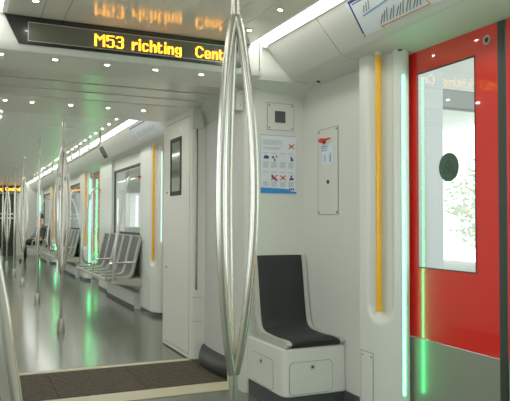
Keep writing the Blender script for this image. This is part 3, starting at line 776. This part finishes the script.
for k, (y, lab) in enumerate(((9.80, 'dark rectangular grille on the far cove above the first bench'), (14.9, 'dark rectangular grille on the far cove above the second bench'))):
    g = thing('speaker_grille', lab, 'grille', (1.9, y, 2.2), 'cove grilles')
    b = MB(); s0, s1 = .22, .97
    b.add([CP(y-.15, s0, .006), CP(y+.14, s0, .006), CP(y+.34, s1, .006), CP(y+.05, s1, .006), CP(y-.15, s0, -.004), CP(y+.14, s0, -.004), CP(y+.34, s1, -.004), CP(y+.05, s1, -.004)],
          [(0,1,2,3), (0,4,5,1), (1,5,6,2), (2,6,7,3), (3,7,4,0)])
    b.build('plate', M['grille'], g, smooth=0)
    b = MB(); cquad(b, y+.08, y+.2, .42, .62, .0068); cquad(b, y-.08, y+.02, .28, .42, .0068); cquad(b, y+.09, y+.28, .72, .95, .0068); b.build('mesh_patch', M['dark'], g, smooth=0)
t = thing('map_sticker', 'pale map sticker on the far cove near the gangway', 'map', (1.87, 7.4, 2.2))
cquad(MB(), 6.7, 7.9, .1, .86, .0012).build('sheet', M['paper'], t, smooth=0)
b = MB(); cbar(b, 7.85, .15, 7.85, .75, .015, .002); cbar(b, 7.85, .15, 6.8, .15, .015, .002)
for k in range(8): cbar(b, 7.7-.1*k, .7, 7.66-.1*k, .45, .012, .002)
b.build('map_print', M['navy'], t, smooth=0)
# small black fixings under the cove
for y, x, lab in ((3.70, 2.12, 'tiny black fixing under the cove by the end wall corner'), (2.83, 2.13, 'tiny black fixing under the cove above the near pillar')):
    f = MB().cyl((x, y, 2.065+(2.3-x)*.1625-.008), 'Z', .013, .012, 14).build('cove_fixing', M['dark']); tag(f, lab, 'fixing')

# ------------------------------------------------------------------ the corner seat
t = thing('passenger_seat', 'single black cushioned seat on a white locker box in the corner', 'seat', (1.95, 3.75, 0))
b = MB()
pl = [(1.74, 3.998), (1.74, 3.52), (1.744, 3.485), (1.757, 3.464), (1.778, 3.452), (1.81, 3.448), (2.168, 3.448), (2.168, 3.998)]
bx = MB().prism(pl, 'Z', .10, .385).build('locker_box', M['white'], t, bevel=.006, smooth=40)
MB().prism([(1.748, 3.995), (1.748, 3.52), (1.752, 3.49), (1.764, 3.47), (1.785, 3.459), (1.815, 3.456), (2.165, 3.456), (2.165, 3.995)], 'Z', 0, .10).build('skirting', M['skirt'], t, smooth=40)
def rrect(u0, u1, w0, w1, r, n=5):
    P = []
    for cx_, cy_, a in ((u1-r, w1-r, 0), (u0+r, w1-r, 90), (u0+r, w0+r, 180), (u1-r, w0+r, 270)):
        for k in range(n+1):
            q = math.radians(a+90*k/n); P.append((cx_+r*math.cos(q), cy_+r*math.sin(q)))
    return P
hf = MB().prism(rrect(1.775, 2.075, .112, .308, .03), 'Y', 3.4465, 3.449).build('locker_door', M['seam'], bx, smooth=0)
MB().prism(rrect(1.7775, 2.0725, .1145, .3055, .028), 'Y', 3.4455, 3.449).build('front_hatch', M['white'], bx, smooth=0)
MB().cyl((1.932, 3.4455, .272), 'Y', .014, -.004, 18).build('hatch_lock', M['steel2'], bx)
MB().cyl((1.932, 3.4415, .272), 'Y', .007, -.001, 12).build('lock_core', M['dark'], bx)
MB().prism(rrect(3.595, 3.915, .112, .300, .03), 'X', 1.7385, 1.741).build('locker_door', M['seam'], bx, smooth=0)
MB().prism(rrect(3.5975, 3.9125, .1145, .2975, .028), 'X', 1.7375, 1.741).build('side_hatch', M['white'], bx, smooth=0)
MB().cyl((1.7375, 3.77, .262), 'X', .014, -.004, 18).build('hatch_lock', M['steel2'], bx)
MB().cyl((1.7335, 3.77, .262), 'X', .008, -.001, 12).build('lock_core', M['dark'], bx)
prof = [(3.968, .925), (3.955, .86), (3.935, .74), (3.912, .60), (3.895, .51), (3.87, .455), (3.82, .428), (3.74, .42), (3.62, .416), (3.52, .42), (3.465, .418), (3.445, .405)]
P = [(p.x, p.y) for p in smooth_pts([(a, c, 0) for a, c in prof], 4)]
def nrm2(i):
    a, c = P[max(i-1, 0)], P[min(i+1, len(P)-1)]; tx, tz = c[0]-a[0], c[1]-a[1]; l = math.hypot(tx, tz); return (tz/l, -tx/l)   # away from the sitter is -this
b = MB(); xs0, xs1 = 1.758, 2.160
for side, (xa, xb) in enumerate(((xs0, xs0+.03), (xs1-.03, xs1))):
    rows = []
    for i in range(len(P)):
        nx, nz = nrm2(i); y, z = P[i]; f1, f2 = .014, -.03
        rows.append([(xa, y+nx*f1, z+nz*f1), (xb, y+nx*f1, z+nz*f1), (xb, y+nx*f2, z+nz*f2), (xa, y+nx*f2, z+nz*f2), (xa, y+nx*f1, z+nz*f1)])
    b.grid(rows)
    for i in (0, -1): b.add(rows[i][:4], [(0,1,2,3)])
rows = []
for i in range(len(P)):
    nx, nz = nrm2(i); y, z = P[i]
    rows.append([(xs0+.02, y-nx*.022, z-nz*.022), (xs1-.02, y-nx*.022, z-nz*.022), (xs1-.02, y-nx*.03, z-nz*.03), (xs0+.02, y-nx*.03, z-nz*.03), (xs0+.02, y-nx*.022, z-nz*.022)])
b.grid(rows)
b.build('shell_frame', M['shell'], t, smooth=45, bevel=.005)
b = MB(); nX = 13; rows = []; back = []
for k in range(nX):
    s_ = k/(nX-1)*2-1; x = (xs0+xs1)/2+s_*(.5*(xs1-xs0)-.018)
    e = max(0, 1-abs(s_)**6); r1 = []; r2 = []
    for i in range(len(P)):
        nx, nz = nrm2(i); y, z = P[i]; end = 1-.8*max(0, (i-(len(P)-3))/2) if i > len(P)-3 else (1 if i > 1 else .5+.25*i)
        th = (.004+.022*e)*end; r1.append((x, y+nx*th, z+nz*th)); r2.append((x, y-nx*.02, z-nz*.02))
    rows.append(r1); back.append(r2)
b.grid(rows); b.grid(back, True); b.grid([rows[0], back[0]]); b.grid([rows[-1], back[-1]])
b.grid([[r[0] for r in rows], [r[0] for r in back]]); b.grid([[r[-1] for r in rows], [r[-1] for r in back]])
b.build('cushion', M['cushion'], t, smooth=60, label='black seat cushion')
MB().box(1.80, 2.15, 3.46, 3.9, .384, .400).build('seat_plate', M['steel2'], t, smooth=0)

# ------------------------------------------------------------------ the seated person far down the carriage
def skin(name, joints, edges, m, parent, root=0, sub=2):
    me = bpy.data.meshes.new(name+'_skeleton'); me.from_pydata([j[0] for j in joints], edges, [])
    o = bpy.data.objects.new(name+'_tmp', me); COL.objects.link(o)
    md = o.modifiers.new('s', 'SKIN'); md.use_smooth_shade = True
    for i, v in enumerate(me.skin_vertices[0].data):
        r = joints[i][1]; v.radius = r if isinstance(r, tuple) else (r, r); v.use_root = (i == root)
    sb = o.modifiers.new('d', 'SUBSURF'); sb.levels = sub; sb.render_levels = sub
    dg = bpy.context.evaluated_depsgraph_get(); ev = bpy.data.meshes.new_from_object(o.evaluated_get(dg))
    bpy.data.objects.remove(o); ev.name = name
    for p in ev.polygons: p.use_smooth = True
    ev.materials.clear(); ev.materials.append(m)
    n = bpy.data.objects.new(name, ev); COL.objects.link(n); n.parent = parent
    return n
per = thing('person', 'seated person in black trousers with hands in the lap, far along the benches', 'person', (1.81, YO[2]+.70+.475, 0))
# local frame: person sits with the back to the window (+X) and faces the aisle (-X)
J = [((.02,0,.56), .11), ((.05,0,.66), (.10,.13)), ((.08,0,.86), (.10,.15)), ((.09,0,1.0), (.085,.13)), ((.08,0,1.08), .05), ((.07,0,1.14), .052), ((.055,0,1.21), (.085,.075)), ((.05,0,1.29), (.07,.065)),
     ((.08,.17,1.0), .055), ((-.03,.22,.78), .043), ((-.24,.09,.63), .030), ((.08,-.17,1.0), .055), ((-.03,-.22,.78), .043), ((-.24,-.05,.63), .030),
     ((-.02,.09,.54), .085), ((-.36,.11,.52), .062), ((-.31,.11,.10), .042), ((-.02,-.09,.54), .085), ((-.36,-.10,.52), .062), ((-.34,-.12,.10), .042)]
E_ = [(0,1),(1,2),(2,3),(3,4),(4,5),(5,6),(6,7),(3,8),(8,9),(9,10),(3,11),(11,12),(12,13),(0,14),(14,15),(15,16),(0,17),(17,18),(18,19)]
skin('body', J, E_, M['skin'], per)
tr = skin('trousers', [((.02,0,.575), .125), ((.03,0,.60), .12), ((-.02,.095,.55), .098), ((-.37,.115,.53), .076), ((-.32,.115,.08), .064), ((-.02,-.095,.55), .098), ((-.37,-.105,.53), .076), ((-.35,-.125,.08), .064)],
          [(0,1),(0,2),(2,3),(3,4),(0,5),(5,6),(6,7)], M['cloth'], per)
skin('shirt', [((.03,0,.60), (.125,.145)), ((.06,0,.75), (.115,.145)), ((.08,0,.90), (.112,.16)), ((.09,0,1.0), (.095,.14)), ((.08,0,1.06), .062), ((.08,.18,1.0), .066), ((-.03,.23,.78), .054), ((-.21,.105,.645), .038), ((.08,-.18,1.0), .066), ((-.03,-.23,.78), .054), ((-.21,-.065,.645), .038)],
     [(0,1),(1,2),(2,3),(3,4),(3,5),(5,6),(6,7),(3,8),(8,9),(9,10)], M['shirt'], per)
for sgn, yy, xx in ((1, .115, -.34), (-1, -.125, -.37)):
    skin('shoe', [((xx+.06, yy, .045), .04), ((xx-.04, yy, .045), .043), ((xx-.14, yy, .036), .034)], [(0,1),(1,2)], M['shoe'], per)
for sgn, yy in ((1, .075), (-1, -.035)):
    hj = [((-.24, yy, .63), .028), ((-.30, yy-.005*sgn, .615), (.034,.018))]; he = [(0,1)]
    for q in range(4):
        oy = yy+(-.027+.018*q); L = (.032, .037, .035, .027)[q]; i0 = len(hj)
        hj += [((-.325, oy, .612), .009), ((-.325-L, oy, .60), .0085), ((-.325-L*1.5, oy, .578), .007)]; he += [(1, i0), (i0, i0+1), (i0+1, i0+2)]
    i0 = len(hj); hj += [((-.28, yy-.035*sgn, .612), .010), ((-.315, yy-.05*sgn, .603), .008)]; he += [(1, i0), (i0, i0+1)]
    skin('hand', hj, he, M['skin'], per, sub=1)
def face_bit(name, c, r, sc, m): 
    b = MB(); b.ball(Vector(c)+per.location, r, sc); return b.build(name, m, per, smooth=80)
face_bit('hair', (.075, 0, 1.275), .096, (1, .9, .95), M['hair'])
face_bit('nose', (-.035, 0, 1.215), .016, (1.1, .7, 1.3), M['skin'])
for s_ in (-1, 1):
    face_bit('eye', (-.018, .03*s_, 1.24), .009, (1, 1.2, .8), M['hair']); face_bit('ear', (.06, .082*s_, 1.22), .022, (.7, .4, 1.2), M['skin'])
face_bit('mouth', (-.024, 0, 1.178), .016, (.6, 1.3, .35), M['redknob'])

# ------------------------------------------------------------------ outside: platform, canopy, trees
plat = MB().box(2.75, 14, -6, 40, -.9, -.06).build('platform', M['concrete'], smooth=0, bevel=.02); struct(plat, 'pale concrete platform outside the doors'); 
cn = thing('platform_canopy', 'grey and white platform roof seen through the door window', 'canopy', (6.9, 7, -.06))
MB().box(6.55, 13, 7.9, 8.1, 2.96, 3.25).build('roof_beam', M['canopy'], cn, bevel=.01)
MB().box(6.2, 13, 4.5, 30, 3.9, 4.05).build('roof_sheet', M['canopyw'], cn, bevel=.01)
MB().box(12.2, 12.5, 7.85, 8.15, -.06, 3.9).build('post', M['canopy'], cn, bevel=.02)
c2 = thing('platform_column', 'tall pale column standing outside close to the door window', 'column', (4.95, 6.1, -.06))
MB().prism(rrect(4.80, 5.08, 5.9, 6.12, .05), 'Z', -.06, 3.6).build('shaft', M['colgrey'], c2)
MB().prism(rrect(4.74, 5.14, 5.84, 6.18, .05), 'Z', -.06, .12).build('plinth', M['canopy'], c2)
def tree(x, y, h, r, seed, label):
    rnd = random.Random(seed)
    t = thing('tree', label, 'tree', (x, y, -.9), 'pale trees beyond the platform')
    b = MB(); b.tube([(x, y, -.9), (x+.05, y, h*.3), (x, y+.05, h*.6)], [.16, .12, .06], 10)
    for k in range(5):
        a = k*1.3; b.tube([(x, y, h*(.3+.06*k)), (x+math.cos(a)*r*.5, y+math.sin(a)*r*.5, h*(.5+.08*k))], [.05, .02], 7)
    b.build('trunk', M['bark'], t)
    b = MB()
    for k in range(2200):
        while True:
            u = Vector((rnd.uniform(-1,1), rnd.uniform(-1,1), rnd.uniform(-1,1)))
            if .35 < u.length < 1: break
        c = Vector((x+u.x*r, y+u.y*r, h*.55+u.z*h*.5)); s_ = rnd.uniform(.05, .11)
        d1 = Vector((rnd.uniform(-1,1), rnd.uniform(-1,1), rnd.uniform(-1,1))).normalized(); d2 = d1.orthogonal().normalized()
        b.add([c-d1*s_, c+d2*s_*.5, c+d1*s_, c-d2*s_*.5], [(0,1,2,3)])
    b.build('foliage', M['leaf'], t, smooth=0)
for k, (x, y, h, r) in enumerate(((10.9, 10.0, 2.6, 1.6), (13.2, 12.6, 3.0, 1.9), (12.4, 16.7, 3.2, 2.1), (13.5, 21.2, 3.2, 2.2))):
    tree(x, y, h, r, k+3, 'pale green tree beyond the platform, %s from the door' % ORD[k])

sh = thing('added_shelter', 'long grey shelter added to darken the view through the far windows', 'shelter', (4.8, 24, -.06))  # added backdrop: its grey wall darkens the bright sky behind the far windows
MB().box(3.3, 7.2, 24.0, 24.2, -.06, 3.2).build('end_wall', M['canopy'], sh, smooth=0)
MB().box(3.1, 7.4, 22.5, 34, 3.2, 3.4).build('roof', M['canopyw'], sh, bevel=.02)
for k in range(4): MB().box(3.5+.95*k, 4.2+.95*k, 23.97, 24.0, .9, 2.2).build('panel', M['frost'], sh, smooth=0)
struct(MB().box(-40, -.75, -20, 45, -1.1, -1.0).build('ground', M['concrete'], smooth=0), 'pale ground on the other side of the train')
# ------------------------------------------------------------------ world and camera
w = bpy.data.worlds.new('World'); scn.world = w; w.use_nodes = True
bg = w.node_tree.nodes['Background']; bg.inputs[0].default_value = (.93, .98, 1, 1); bg.inputs[1].default_value = 2.8
cam = bpy.data.cameras.new('Camera'); co = bpy.data.objects.new('Camera', cam); COL.objects.link(co)
R = [[0.9122066151275579, -0.4097171910836376, 0.003303732443411636], [-0.016080760541756906, -0.02774338732883597, 0.9994857245603465], [0.40941482686625097, 0.9117906161998248, 0.03189626548706747]]
mw = Matrix(((R[0][0], R[1][0], -R[2][0], .0011), (R[0][1], R[1][1], -R[2][1], .0086), (R[0][2], R[1][2], -R[2][2], 1.1608), (0, 0, 0, 1)))
co.matrix_world = mw
cam.sensor_fit = 'HORIZONTAL'; cam.sensor_width = 36; cam.lens = 638.87/510*36; cam.clip_start = .02
scn.camera = co
scn.view_settings.view_transform = 'Standard'; scn.view_settings.look = 'None'; scn.view_settings.exposure = 0.06; scn.view_settings.gamma = 1.22
